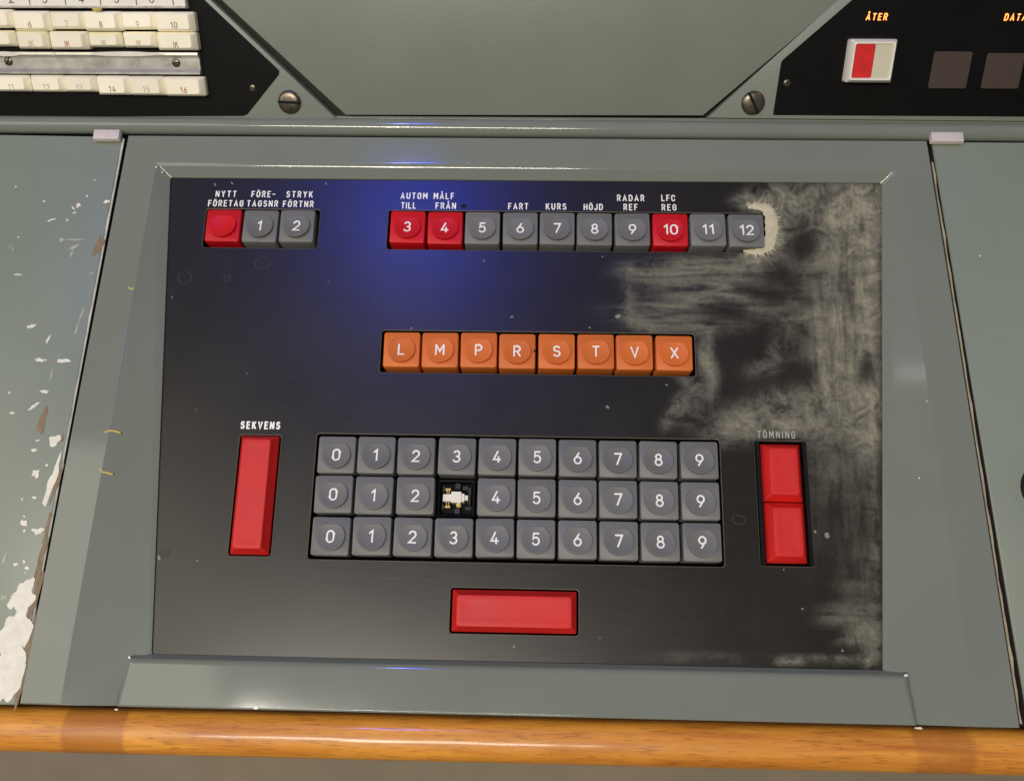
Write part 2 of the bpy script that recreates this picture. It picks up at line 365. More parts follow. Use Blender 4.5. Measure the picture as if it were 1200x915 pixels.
# inner plate outline (trapezoid), measured
IT, IB, IY0, IY1 = .1845, .1637, -.0734, .1649
def iw(y): return IB+(IT-IB)*(y-IY0)/(IY1-IY0)
def frame_mesh():
    bm = bmesh.new(); V = {}
    def v(n, x, y, z): V[n+'l'] = bm.verts.new((-x, y, z)); V[n+'r'] = bm.verts.new((x, y, z))
    def px2(l, r, z):
        a, b = at(*l, z), at(*r, z); return (abs(a.x)+abs(b.x))/2, (a.y+b.y)/2
    oT = px2((151, 158), (1088, 165), ZF); oB = px2((22, 825), (1196, 853), ZF)
    rT = px2((181, 194), (1049, 197), ZF); rB = px2((65, 828), (1141, 853), ZF)
    sT = px2((151, 774), (1061, 792), ZF); sB = px2((136, 832), (1074, 855), ZF)
    yb = oB[1]
    ZI = .0008
    v('oT', *oT, ZF); v('oB', *oB, ZF); v('rT', rT[0], rT[1], ZF); v('rB', rB[0], yb, ZF)
    v('iT', IT, IY1, ZI); v('iB', IB, IY0, ZI)
    # foot of the raised front strip, on the ramp
    fx = sT[0]+.0022; fxb = sB[0]+.0016; fy = sT[1]+.0012
    rx_at = lambda y: rB[0]+(rT[0]-rB[0])*(y-yb)/(rT[1]-yb)
    rz = lambda x, y: ZI+(ZF-ZI)*min(1, max(0, (x-iw(y))/(rx_at(y)-iw(y))))
    v('fT', fx, fy, rz(fx, fy)); v('fB', fxb, yb, rz(fxb, yb))
    v('sT', sT[0], sT[1], ZF); v('sB', sB[0], yb, ZF)
    yT = oT[1]
    # surfaces
    F = []
    def f(*n): F.append(bm.faces.new([V[i] for i in n]))
    f('oTl', 'oBl', 'rBl', 'rTl'); f('oTr', 'rTr', 'rBr', 'oBr')
    f('oTl', 'rTl', 'rTr', 'oTr')
    f('rTl', 'iTl', 'iTr', 'rTr')
    for s in 'lr':
        f('iT'+s, 'rT'+s, 'iB'+s); f('rT'+s, 'rB'+s, 'fT'+s, 'iB'+s) if False else None
        f('rT'+s, 'rB'+s, 'fT'+s); f('rT'+s, 'fT'+s, 'iB'+s); f('rB'+s, 'fB'+s, 'fT'+s)
        f('fT'+s, 'fB'+s, 'sB'+s, 'sT'+s); f('iB'+s, 'fT'+s, 'sT'+s)
    f('iBl', 'sTl', 'sTr', 'iBr'); f('sTl', 'sBl', 'sBr', 'sTr')
    # outer skirt
    loop = ['oTl', 'oBl', 'rBl', 'fBl', 'sBl', 'sBr', 'fBr', 'rBr', 'oBr', 'oTr']
    low = {n: bm.verts.new((V[n].co.x, V[n].co.y, -.016)) for n in loop}
    for i in range(len(loop)):
        a, b = loop[i], loop[(i+1) % len(loop)]; bm.faces.new((V[a], low[a], low[b], V[b]))
    # inner lip down to the plate
    il = ['iTl', 'iBl', 'iBr', 'iTr']; li = {n: bm.verts.new((V[n].co.x, V[n].co.y, -.0015)) for n in il}
    for i in range(4):
        a, b = il[i], il[(i+1) % 4]; bm.faces.new((V[a], V[b], li[b], li[a]))
    bmesh.ops.recalc_face_normals(bm, faces=bm.faces)
    bw = bm.edges.layers.float.new('bevel_weight_edge')
    def w(a, b, k):
        e = bm.edges.get((V[a], V[b]))
        if e: e[bw] = k
    for s in 'lr':
        w('oT'+s, 'oB'+s, .35); w('rT'+s, 'rB'+s, 1); w('rT'+s, 'iT'+s, .45); w('sT'+s, 'sB'+s, .7); w('fT'+s, 'sT'+s, .4)
        w('oB'+s, 'rB'+s, .4); w('fT'+s, 'fB'+s, .25); w('rB'+s, 'fB'+s, .3); w('iB'+s, 'sT'+s, .3); w('fB'+s, 'sB'+s, .3)
    w('rTl', 'rTr', .75); w('sTl', 'sTr', .8); w('sBl', 'sBr', .45); w('oTl', 'oTr', .35)
    return bm
fr = cpart('frame', frame_mesh(), M['paint'], smooth=True, sharp=30)
md = fr.modifiers.new('edge_softening', 'BEVEL'); md.limit_method = 'WEIGHT'; md.width = .0022; md.segments = 4; md.use_clamp_overlap = True; md.harden_normals = True

# keys: rows -------------------------------------------------
YT, YO = .13695, .0718
X3 = -.0580     # centre of key 3
XL = -.1529     # centre of the first key of the short block
XO = -.0578
HK = P_/2+.0009
holes = {  # x0,x1,y0,y1
 'short': (XL-HK-.0004, XL+2*P_+HK+.0004, YT-HK-.0009, YT+HK+.0003),
 'top': (X3-HK-.0004, X3+9*P_+HK+.0004, YT-HK-.0009, YT+HK+.0003),
 'orange': (XO-HK-.0003, XO+7*P_+HK+.0003, YO-HK-.0009, YO+HK+.0003),
 'num': (-4.5*P_-HK-.0006, 4.5*P_+HK+.0002, -P_-HK-.0006, P_+HK+.0003),
 'sek': (-.1341, -.1136, -.0292, .0286),
 'space': (-.0295, .0295, -.0618, -.0412),
 'tom': (.1124, .1371, -.0292, .0294),
}
def span(vals, step):
    vals = sorted(vals); out = []
    for a, b in zip(vals[:-1], vals[1:]):
        if b-a < 1e-6: continue
        k = max(1, round((b-a)/step)); out += [a+(b-a)*i/k for i in range(k)]
    return out+[vals[-1]]
PX, PY = .188, (-.0775, .1685)
def plate_mesh():
    xs = span([-PX, PX]+[h[i] for h in holes.values() for i in (0, 1)], .0022)
    ys = span([*PY]+[h[i] for h in holes.values() for i in (2, 3)], .0022)
    bm = bmesh.new(); vg = {}
    inside = lambda x, y: any(h[0]+1e-7 < x < h[1]-1e-7 and h[2]+1e-7 < y < h[3]-1e-7 for h in holes.values())
    def vv(i, j):
        if (i, j) not in vg: vg[i, j] = bm.verts.new((xs[i], ys[j], 0))
        return vg[i, j]
    for i in range(len(xs)-1):
        for j in range(len(ys)-1):
            if not inside((xs[i]+xs[i+1])/2, (ys[j]+ys[j+1])/2):
                bm.faces.new((vv(i, j), vv(i+1, j), vv(i+1, j+1), vv(i, j+1)))
    return bm
# wiped glue haze, a stain with its own shape: soft strokes (x, y, rx, ry, angle, strength, horiz, vert)
ST = [
 (908, 268, 20, 34, 0, .75, 0, 0), (882, 236, 22, 9, 0, .6, 0, 0), (885, 302, 24, 9, 0, .6, .2, 0),
 # right band
 (985, 245, 62, 36, 0, .95, 0, .2), (1012, 300, 26, 80, 0, .9, 0, .4), (905, 232, 30, 16, 0, .55, 0, 0),
 (965, 300, 40, 22, -25, .6, 0, .2), (985, 370, 34, 60, 0, .85, .1, .8), (1015, 440, 18, 90, 0, .85, 0, .3),
 (940, 345, 26, 18, 0, .55, .6, .1), (958, 372, 34, 16, 0, .6, .8, 0), (985, 430, 28, 60, 5, .75, 0, .8),
 (960, 470, 50, 30, -10, .6, .1, .1), (1012, 500, 20, 30, 0, .7, 0, 0),
 (925, 400, 20, 24, -45, .45, .2, 0), (900, 425, 26, 14, -25, .4, .2, 0),
 # wiped strokes under the numbered keys
 (800, 312, 60, 10, -4, .55, .9, 0), (835, 322, 55, 16, 6, .6, .9, 0), (770, 330, 38, 14, 10, .45, .9, 0),
 (815, 352, 70, 9, -6, .65, 1, 0), (780, 372, 60, 10, 4, .45, 1, 0), (870, 345, 30, 12, 20, .5, .8, 0), (738, 350, 9, 34, 4, .4, .2, .3),
 (735, 318, 16, 8, 20, .35, .4, 0), (790, 385, 50, 7, 3, .5, .9, 0), (855, 385, 30, 10, 0, .3, .8, 0), (750, 380, 18, 8, 20, .5, .4, 0),
 (880, 310, 26, 10, 0, .6, .6, 0), (900, 362, 26, 12, 0, .4, .8, 0),
 # beside the X key
 (826, 415, 9, 22, 12, .75, 0, .3), (833, 440, 9, 22, -5, .6, 0, .3), (815, 452, 26, 8, 35, .45, .2, 0), (790, 482, 9, 22, 35, .5, 0, .2), (812, 478, 20, 22, 35, .3, .1, 0),
 (880, 480, 44, 18, -20, .55, .2, 0), (930, 500, 60, 14, -10, .5, .3, 0), (862, 505, 36, 14, -14, .5, .3, 0), (965, 420, 16, 30, 10, .5, 0, .5),
 # thin veils lower down
 (985, 545, 38, 36, 0, .28, 0, .6), (1005, 640, 26, 70, 0, .17, 0, .7), (955, 600, 14, 60, 4, .12, 0, .8), (1024, 640, 6, 120, 0, .36, 0, .4),
 (995, 718, 34, 12, -6, .5, .9, 0), (1012, 740, 20, 16, -40, .62, .3, 0), (1022, 760, 10, 22, 10, .7, 0, .3), (1000, 745, 20, 7, -20, .5, .3, 0),
 (925, 774, 16, 4, 2, .75, 0, 0), (975, 772, 50, 4, 2, .4, .2, 0), (820, 770, 60, 5, 1, .16, .4, 0), (905, 500, 34, 9, 0, .45, .2, 0),
 (965, 512, 24, 12, -20, .55, .3, 0), (925, 560, 10, 50, 0, .10, 0, .4), (1005, 690, 22, 9, 8, .32, .8, 0),
]
DK = [ # wiped clean spots inside the haze
 (942, 288, 17, 22, 20, .9), (925, 330, 26, 12, 50, .8), (905, 348, 22, 12, 20, .7), (1015, 433, 9, 17, 0, .95), (938, 440, 20, 18, 0, .8), (930, 405, 12, 26, 30, .6),
 (873, 340, 22, 7, 20, .8), (868, 405, 26, 22, 20, .8), (893, 395, 24, 10, -20, .6), (960, 242, 6, 10, 0, .5), (997, 240, 3, 9, 0, .5), (1010, 265, 3, 12, 10, .6), (975, 410, 4, 26, 0, .5), (996, 360, 3, 40, 0, .6), (990, 345, 2.5, 36, 0, .5), (958, 322, 9, 5, 0, .7), (945, 355, 12, 5, 0, .6), (870, 460, 40, 12, -20, .5)]
def haze(px, py):
    h = np.zeros_like(px); hd = np.zeros_like(px); vd = np.zeros_like(px); tot = np.full_like(px, 1e-4)
    def g(x, y, rx, ry, a):
        c, s = math.cos(R_(a)), math.sin(R_(a)); u = ((px-x)*c+(py-y)*s)/rx; v = (-(px-x)*s+(py-y)*c)/ry
        return np.exp(-(u*u+v*v)**1.5*.8)
    for (x, y, rx, ry, a, s, hh, vv_) in ST:
        k = g(x, y, rx, ry, a)*s; h = 1-(1-h)*(1-k); hd += k*hh; vd += k*vv_; tot += k
    for (x, y, rx, ry, a, s) in DK: h *= 1-s*g(x, y, rx, ry, a)
    e = g(1027, 300, 10, 220, 0); h = np.clip(h, 0, 1)
    return h, hd/tot, vd/tot
bm = plate_mesh(); plate = cpart('face_plate', bm, M['plate'])
me = plate.data
att = me.color_attributes.new('haze', 'FLOAT_COLOR', 'POINT')
XY = np.array([project(v.co) for v in me.vertices]); h_, hd_, vd_ = haze(XY[:, 0], XY[:, 1])
att.data.foreach_set('color', np.stack([h_, hd_, vd_, np.ones_like(h_)], 1).astype(np.float32).ravel())
# hole rims (bare edge) and walls
for k, (x0, x1, y0, y1) in holes.items():
    bm = bmesh.new(); t = .00025
    hx, hy, cx, cy = (x1-x0)/2, (y1-y0)/2, (x0+x1)/2, (y0+y1)/2
    rs = [(hx+.0001, hy+.0001, .00003), (hx-t*.4, hy-t*.4, .00006), (hx-t, hy-t, -.00025)]
    loft(bm, [[(x, y, z) for x, y in rrect(a, b, .0014 if k != 'tom' else .0006, 4, cx, cy)] for a, b, z in rs], False)
    o = bm_obj('hole_edge', bm, M['bare'], plate, smooth=True)
    bm = bmesh.new(); loft(bm, [[(x, y, z) for x, y in rrect(hx-t, hy-t, .0012, 4, cx, cy)] for z in (-.0003, -.013)], True)
    # corner fillets of the plate hole
    bm_obj('hole_wall', bm, M['hole'], plate)
    bm = bmesh.new(); rr = .0014
    for sx in (-1, 1):
        for sy in (-1, 1):
            c = bm.verts.new((cx+sx*hx, cy+sy*hy, .00002)); av = [bm.verts.new((cx+sx*(hx-rr+rr*math.cos(R_(a))), cy+sy*(hy-rr+rr*math.sin(R_(a))), .00002)) for a in (0, 22, 45, 68, 90)]
            for a, b in zip(av[:-1], av[1:]): bm.faces.new((c, a, b))
    if 0: bm_obj('hole_corner', bm, M['plate'], plate, kind=None)
    else: bm.free()

# captions printed on the plate: text, centre px, width px
CAPS = [('NYTT', 265, 227.5, 24.5), ('FÖRETAG', 264.7, 238.5, 41.5), ('FÖRE-', 308.8, 227.8, 28), ('TAGSNR', 307.7, 238.8, 36.5), ('STRYK', 351.2, 228, 31), ('FÖRTNR', 349.6, 239.3, 36),
 ('AUTOM', 485.3, 229.7, 31.5), ('MÅLF', 520.2, 230, 24), ('TILL', 478.9, 241, 17.8), ('FRÅN', 522.4, 241.4, 24), ('FART', 607.3, 242, 23.6), ('KURS', 651.6, 242.3, 24), ('HÖJD', 695.2, 242.8, 22.6),
 ('RADAR', 739, 232.3, 32), ('REF', 738.9, 243, 16.6), ('LFC', 783, 232.3, 16.2), ('REG', 784, 243.3, 17.4)]
for s, x, y, wpx in CAPS:
    c = at(x, y); x0 = at(x-wpx/2, y).x; x1 = at(x+wpx/2, y).x
    bm_obj('caption', text_bm(s, c.x, c.y, .00365, .00057, x1-x0, cond=.78, zf=lambda x, y: .00008), M['ink'], plate)
for s, x, y, wpx in (('SEKVENS', 305.3, 498.3, 46.7), ('TÖMNING', 909.5, 509.2, 44.5)):
    c = at(x, y); x0 = at(x-wpx/2, y).x; x1 = at(x+wpx/2, y).x
    o = bm_obj('caption', text_bm(s, c.x, c.y, .0039 if s[0] == 'S' else .0036, .0008 if s[0] == 'S' else .0005, x1-x0, cond=.74, zf=lambda x, y: .00012), M['ink'] if s[0] == 'S' else M['chip2'], plate)
    if s[0] == 'T': o['label'] = 'faded scratched caption'

# dried marks on the plate: rings, drops and chips
def blob(bm, c, rx, ry, ang=0, z=.00008, rough=.3, n=18, seed=0):
    ca, sa = math.cos(ang), math.sin(ang); pts = []
    for k in range(n):
        a = 2*math.pi*k/n; q = 1+rough*noise.noise(Vector((math.cos(a)*1.3+seed*7.1, math.sin(a)*1.3, seed*3.3)))*2
        u, v = rx*q*math.cos(a), ry*q*math.sin(a); pts.append(bm.verts.new((c[0]+u*ca-v*sa, c[1]+u*sa+v*ca, z)))
    zs = (len(bm.verts) % 997)*3e-7
    for p_ in pts: p_.co.z += zs
    o = bm.verts.new((c[0], c[1], z+zs))
    for k in range(n): bm.faces.new((o, pts[k], pts[(k+1) % n]))
def stain_ring(bm, c, r, wd, z=.00008, seed=0, sq=1):
    n = 30; a_, b_ = [], []
    for k in range(n):
        a = 2*math.pi*k/n; q = 1+.04*noise.noise(Vector((math.cos(a)*2+seed*5, math.sin(a)*2, 0)))*2; ww = wd*(.7+.6*random.random())
        for l, rr in ((a_, r*q), (b_, r*q-ww)): l.append(bm.verts.new((c[0]+rr*math.cos(a), c[1]+rr*sq*math.sin(a), z)))
    for k in range(n): bm.faces.new((a_[k], a_[(k+1) % n], b_[(k+1) % n], b_[k]))
MM = .405/1000   # metres per photo pixel at desk level, for small marks
bm = bmesh.new()
for x, y, r, sq in ((216.5, 325.5, 9, .9), (307.5, 309, 10, .8), (266, 327, 4.5, 1), (866, 609, 8, .7), (193, 647, 6.5, .7)): stain_ring(bm, at(x, y), r*MM, .9*MM, seed=x, sq=sq)
for x, y, rx, ry in ((193.5, 647, 6, 4),): blob(bm, at(x, y), rx*MM, ry*MM, seed=3)
bm_obj('water_marks', bm, M['faint'], plate, kind='stuff')
bm = bmesh.new()
for x, y, rx, ry, a in ((252, 216.5, 2.2, .9, 60), (272, 215, 2.8, .9, 45), (382, 215.5, 1.7, .8, 60), (186.5, 653, 1.6, 3, -20), (602.5, 757.5, 1.4, 1, 0), (231, 657, 1, 1, 0), (567, 306, 1.3, 1.2, 0), (482, 384.5, 1.6, 1.2, 20), (600, 371.5, 1.8, 1.3, 0), (691, 384, 1.4, .8, 20), (706, 301, .9, 1, 0), (781, 451, 1.6, .8, 20), (712, 477, 2.5, 1.4, 30), (940, 713, 1.2, 1.2, 0), (969, 627, 3, 3, -50), (955, 623, 1.5, 2, 0), (918.5, 667, .9, .9, 0), (202, 349, .5, 3, 10), (385, 330, .8, .8, 0), (230, 480, .8, .7, 0), (724, 371, 3.6, 2.4, 0), (1017, 774, 1.5, 1.5, 0), (983, 249, 2.4, 2.2, 0), (987, 762, 1.2, 1.2, 0)):
    blob(bm, at(x, y), rx*MM, ry*MM, -R_(a), seed=x*.37, z=.00012)
bm_obj('paint_specks', bm, M['faint2'], plate, kind='stuff')
bm = bmesh.new()
blob(bm, at(543.5, 241.5), 3*MM, 2.6*MM, seed=9, z=.0001); bm_obj('dark_chip', bm, M['hole'], plate)

# dried glue round key 12 with radial fingers
def glue():
    bm = bmesh.new(); r = random.Random(5)
    path = [at(x, y) for x, y in ((876, 243), (886, 242), (897, 244), (902, 252), (904, 265), (903, 277), (900, 288), (892, 294), (882, 295), (868, 294))]
    wid = [4, 8, 12, 14, 15, 14, 13, 9, 6.5, 2]
    outn = []
    for i in range(len(path)):
        d = (path[min(i+1, len(path)-1)]-path[max(i-1, 0)]); outn.append(Vector((-d.y, d.x, 0)).normalized())
    # dense core ribbon, domed
    sub = []
    for i in range(len(path)-1):
        for k in range(5):
            t = k/5; sub.append((path[i].lerp(path[i+1], t), outn[i].lerp(outn[i+1], t).normalized(), wid[i]*(1-t)+wid[i+1]*t))
    rows = []
    for i, (p, n, wv) in enumerate(sub):
        jo = 1+.35*noise.noise(Vector((i*.35, 2, 0)))
        rows.append([bm.verts.new((p.x+n.x*u*wv*MM*.5*jo, p.y+n.y*u*wv*MM*.5*jo, z+.00004*noise.noise(Vector((i*.9, u*3, 1))))) for u, z in ((-1, .0001), (-.5, .0004), (.3, .0005), (.8, .0003), (1.1, .00005))])
    for a, b in zip(rows[:-1], rows[1:]):
        for j in range(4): bm.faces.new((a[j], a[j+1], b[j+1], b[j]))
    for k in range(170):
        i = r.random()*(len(sub)-1.01); q = sub[int(i)]; p, n, wv = q
        ang = r.gauss(0, .28); c, s = math.cos(ang), math.sin(ang); d = Vector((n.x*c-n.y*s, n.x*s+n.y*c, 0)); tt = Vector((-d.y, d.x, 0))
        Ln = (r.uniform(1, 5) if r.random() < .7 else r.uniform(5, 11))*MM; w0 = r.uniform(.4, 1.1)*MM; st = p+n*(wv*MM*.42)
        bend = r.gauss(0, .25)
        m_ = st+d*Ln*.55+tt*bend*Ln*.2; e = st+d*Ln+tt*bend*Ln*.5; z = .00009+k*4e-7
        A = [bm.verts.new((*(st+tt*w0*x).xy, z+.0001)) for x in (-.6, .6)]; B = [bm.verts.new((*(m_+tt*w0*x).xy, z+.00006)) for x in (-.3, .3)]; C = bm.verts.new((*e.xy, z))
        bm.faces.new((A[0], A[1], B[1], B[0])); bm.faces.new((B[0], B[1], C))
    return bm
bm_obj('glue_residue', glue(), M['glue'], plate, smooth=True)['label'] = 'cream dried glue with fringed edge'

# ------------------------------------------------------------------ keycaps
RD = .00675
CH = .86*RD
def dish_z(x, y):
    t = (CH-y)/(CH+RD); rho = min(1, (x*x+y*y)/(RD*RD))
    return .0025+.00036+.00205*max(0, t)-.00098*(1-rho)
def cap_mesh():
    bm = bmesh.new()
    rs = [(.0090, .0090, -.0085, .0012), (.00890, .00890, .0018, .0012), (.00880, .00880, .0023, .0012), (.00858, .00858, .0025, .0011)]
    loft(bm, [[(x, y, z) for x, y in rrect(a, b, r, 5)] for a, b, z, r in rs]); return bm
def dish_mesh():
    bm = bmesh.new(); n = 48; rings_ = []
    def cl(r, a):
        x, y = r*math.cos(a), r*math.sin(a)
        return x, min(y, CH*(r/RD)**.2 if r > CH else y)
    for r in (RD*1.0, RD*.965):
        rings_.append(r)
    lv = []
    for q, (r, dz) in enumerate(((RD+.00012, None), (RD, -.00012), (RD*.975, -.00001), (RD*.9, 0), (RD*.75, 0), (RD*.55, 0), (RD*.35, 0), (RD*.15, 0))):
        ringv = []
        for k in range(n):
            a = 2*math.pi*k/n; x, y = r*math.cos(a), r*math.sin(a); y = min(y, CH*(min(1, r/RD)))
            z = .0024 if dz is None else dish_z(x, y)+dz
            ringv.append((x, y, z))
        lv.append(ringv)
    loft(bm, lv); return bm
def proto_key(color, glyph, name='keycap'):
    root = empty(name)
    o = bm_obj('cap', cap_mesh(), M[color], root, smooth=True, sharp=40)
    o = bm_obj('finger_dish', dish_mesh(), M[color], root, smooth=True, sharp=45)
    if glyph:
        add_glyph(root, glyph)
    return root
_gl = {}
def add_glyph(root, s, height=.0060, st=.00078):
    if s not in _gl:
        o = bm_obj('numeral' if s.isdigit() else 'letter', text_bm(s, 0, -.0001, height, st, gap=.22, cond=.98, zf=lambda x, y: dish_z(x, y)+.00006), M['ink'], root); _gl[s] = o
    else:
        o = _gl[s].copy(); col.objects.link(o); o.parent = root
    return o
base = {}
def place_key(color, s, x, y, label, group, z=0):
    if color not in base:
        k = proto_key(color, None); base[color] = k; k.name = 'keycap'
    else:
        k = base[color].copy(); col.objects.link(k)
        for c in children(base[color]):
            if c.name.split('.')[0] in ('cap', 'finger_dish'):
                d = c.copy(); col.objects.link(d); d.parent = k
    if s: add_glyph(k, s)
    k.location = (x+random.gauss(0, .00012), y+random.gauss(0, .00012), z+random.gauss(0, .0001))
    k.rotation_euler = (random.gauss(0, .007), random.gauss(0, .007), random.gauss(0, .006))
    tag(k, label, 'key', group); return k
place_key('red', '', XL, YT, 'blank red key without a number under NYTT FÖRETAG', 'keys of the short top row')
place_key('grey', '1', XL+P_, YT, 'grey key 1 next to the blank red key', 'keys of the short top row')
place_key('grey', '2', XL+2*P_, YT, 'grey key 2 under the STRYK FÖRTNR caption', 'keys of the short top row')
tl = {3: 'red key 3 under the TILL caption, first of the long top row', 4: 'red key 4 under the FRÅN caption in the long top row', 5: 'grey key 5 right of red key 4 in the top row', 6: 'grey key 6 under the FART caption', 7: 'grey key 7 under the KURS caption', 8: 'grey key 8 under the HÖJD caption', 9: 'grey key 9 under the RADAR REF caption', 10: 'red key 10 under the LFC REG caption', 11: 'grey key 11 between red key 10 and key 12', 12: 'grey key 12 beside the dried cream glue'}
for i, n in enumerate(range(3, 13)):
    place_key('red' if n in (3, 4, 10) else 'grey', str(n), X3+i*P_, YT, tl[n], 'keys of the long top row')
for i, c in enumerate('LMPRSTVX'):
    k = place_key('orange', c, XO+i*P_, YO, f'orange letter key {c}' + {'L': ' with chipped dish at the left end of the row', 'X': ' at the stained right end of the row'}.get(c, f' between orange keys {"LMPRSTVX"[i-1]} and {"LMPRSTVX"[min(i+1, 7)]}'), 'orange letter keys')
    if c == 'L':
        bm = bmesh.new(); blob(bm, (-.0042, -.0045), .0007, .0004, z=dish_z(-.0042, -.0045)+.0001, seed=4); blob(bm, (-.0044, .0043), .0008, .0005, z=dish_z(-.0044, .0043)+.0001, seed=8); bm_obj('chip_mark', bm, M['rust'], k)
    if c == 'S':
        bm = bmesh.new(); blob(bm, (-.0108, 0), .0007, .0005, z=.0027, seed=4); bm_obj('grime_mark', bm, M['hole'], k)
WD = 'zero one two three four five six seven eight nine'.split()
rn = ['top', 'middle', 'bottom']
for r in range(3):
    for i in range(10):
        if r == 1 and i == 3: continue
        place_key('grey', str(i), (i-4.5)*P_, (1-r)*P_, f'grey key with a white {WD[i]}, {rn[r]} row of the number block'+('' if 0 < i < 9 else ', at row end'), 'grey keys of the number block')

# red bar keys
def bar_key(name, cx, cy, hx, hy, zt, inset, label, cat='key'):
    root = empty(name, (cx, cy, 0)); bm = bmesh.new()
    rs = [(hx, hy, -.009, .0006), (hx, hy, zt-.0052, .0006), (hx-.0002, hy-.0002, zt-.0049, .0007), (hx-inset, hy-inset, zt-.00025, .0014), (hx-inset-.0002, hy-inset-.0002, zt-.00008, .0014)]
    loft(bm, [[(x, y, z) for x, y in rrect(a, b, r, 5)] for a, b, z, r in rs], False)
    bm_obj('skirt', bm, M['redbar'], root, smooth=True, sharp=25)
    bm = bmesh.new(); a, b, r = hx-inset-.0002, hy-inset-.0002, .0014
    # slightly dished top
    loft(bm, [[(x, y, z) for x, y in rrect(max(a-k, .0004), max(b-k, .0004), max(r-k*.4, .0003), 5)] for k, z in ((0, zt-.00008), (.0003, zt), (.0022, zt-.00016), (.0045, zt-.00025))])
    bm_obj('top_face', bm, M['redbar'], root, smooth=True, sharp=30)
    return tag(root, label, cat)
bar_key('bar_key', -.1236, -.0003, .0090, .0280, .0060, .0023, 'long red upright bar key under the SEKVENS caption')
bar_key('bar_key', 0, -.0515, .0282, .0092, .0056, .0023, 'long red bar key lying below the number block')
bar_key('bar_key', .1250, .0144, .0092, .0136, .0035, .0026, 'upper red rectangular key under the TÖMNING caption')
bar_key('bar_key', .1250, -.0137, .0092, .0138, .0040, .0026, 'lower red rectangular key in the TÖMNING slot')
# guide rails of the TÖMNING slot
for s in (-1, 1):
    bm = bmesh.new(); block(bm, .0009, .0290, -.01, .0016, r=.0004, bev=.0003, cx=.12475+s*.0110, cy=0)
    bm_obj('slot_guide', bm, M['hole'], plate)

# bare switch where a key is missing
sw = empty('key_switch', (-1.5*P_, 0, -.0035)); tag(sw, 'bare black key switch with white plunger where key 3 is missing', 'switch')
bm = bmesh.new()
o_ = rrect(.0089, .0089, .0006, 2); i_ = rrect(.0078, .0078, .0005, 2)
loft(bm, [[(x, y, z) for x, y in p] for p, z in ((o_, -.008), (o_, 0), (rrect(.0086, .0086, .0006, 2), .0002), (i_, 0), (rrect(.0072, .0072, .0005, 2), -.004))], True)
bm_obj('housing', bm, M['black'], sw)
def small(name, boxes, m, par, bev=.00015):
    bm = bmesh.new()
    for cx, cy, hx, hy, z0, z1 in boxes: block(bm, hx, hy, z0, z1, r=.0002, bev=bev, cx=cx, cy=cy, n=2)
    return bm_obj(name, bm, m, par)
small('plunger', [(-.0043, .0001, .0020, .0017, -.004, .0008), (.0001, .0003, .0024, .0026, -.004, .0022), (.0029, .0001, .0010, .0020, -.004, .0016), (.0044, .0002, .0012, .0012, -.004, .0008)], M['white'], sw)
for sy in (1, -1):
    c = small('contact', [(-.0040, sy*.0041, .0013, .0006, -.004, .0004), (-.0046, sy*.0028, .00025, .0012, -.004, -.0006), (-.0036, sy*.0028, .00025, .0012, -.004, -.0006)], M['brass'], sw, .0001)
bm = bmesh.new()
for k in range(4): 
    loft(bm, [[(.0006+.0008*math.cos(a)+k*.0003, -.0030+.0008*math.sin(a)-(k % 2)*.0004, z) for a in [2*math.pi*q/10 for q in range(10)]] for z in (-.003+k*.0006, -.0026+k*.0006)])
bm_obj('spring', bm, M['brass'], sw)
small('post', [(.0006, .0058, .0012, .0014, -.004, -.0004), (.0006, -.0060, .0012, .0013, -.004, -.0006), (.0062, .0030, .0007, .0024, -.004, -.0016), (.0058, -.0045, .0015, .0008, -.004, -.0012), (.0040, .0052, .0014, .0010, -.004, -.0020), (-.0062, .0045, .0006, .0016, -.004, -.0014), (-.0064, -.0040, .0006, .0012, -.004, -.0014), (.0063, -.0010, .0005, .0020, -.004, -.0005)], M['mech'], sw)

# ------------------------------------------------------------------ seams, side panels
bm = bmesh.new(); a, b = at(-60, 150, 0), at(1260, 165, 0); c, d = at(1260, 875, 0), at(-60, 850, 0)
extrude_poly(bm, [(-.40, -.1), (.40, -.1), (.40, .20), (-.40, .20)], -.03, -.014)
o = bm_obj('seam_tray', bm, M['gap'], console); o.location = (0, 0, .05)
# bare cream edge strip along the right of the frame
bm = bmesh.new(); p0, p1 = at(1092, 190, ZF), at(1196, 848, ZF)
q0, q1 = at(1094.2, 190, ZF), at(1199, 848, ZF)
n_ = 40; pr = None
for k in range(n_+1):
    t = k/n_; wv = .7+.6*noise.noise(Vector((k*.6, 0, 0))); A = p0.lerp(p1, t); B = p0.lerp(p1, t)+(q0.lerp(q1, t)-p0.lerp(p1, t))*wv*1.3
    cur = [bm.verts.new((A.x-.0003, A.y, .0052)), bm.verts.new((B.x, B.y, .0046)), bm.verts.new((B.x, B.y, .0010))]
    if pr: bm.faces.new((pr[0], pr[1], cur[1], cur[0])); bm.faces.new((pr[1], pr[2], cur[2], cur[1]))
    pr = cur
o = bm_obj('bare_edge', bm, M['edge'], console, smooth=False); o.location = (0, 0, .05)

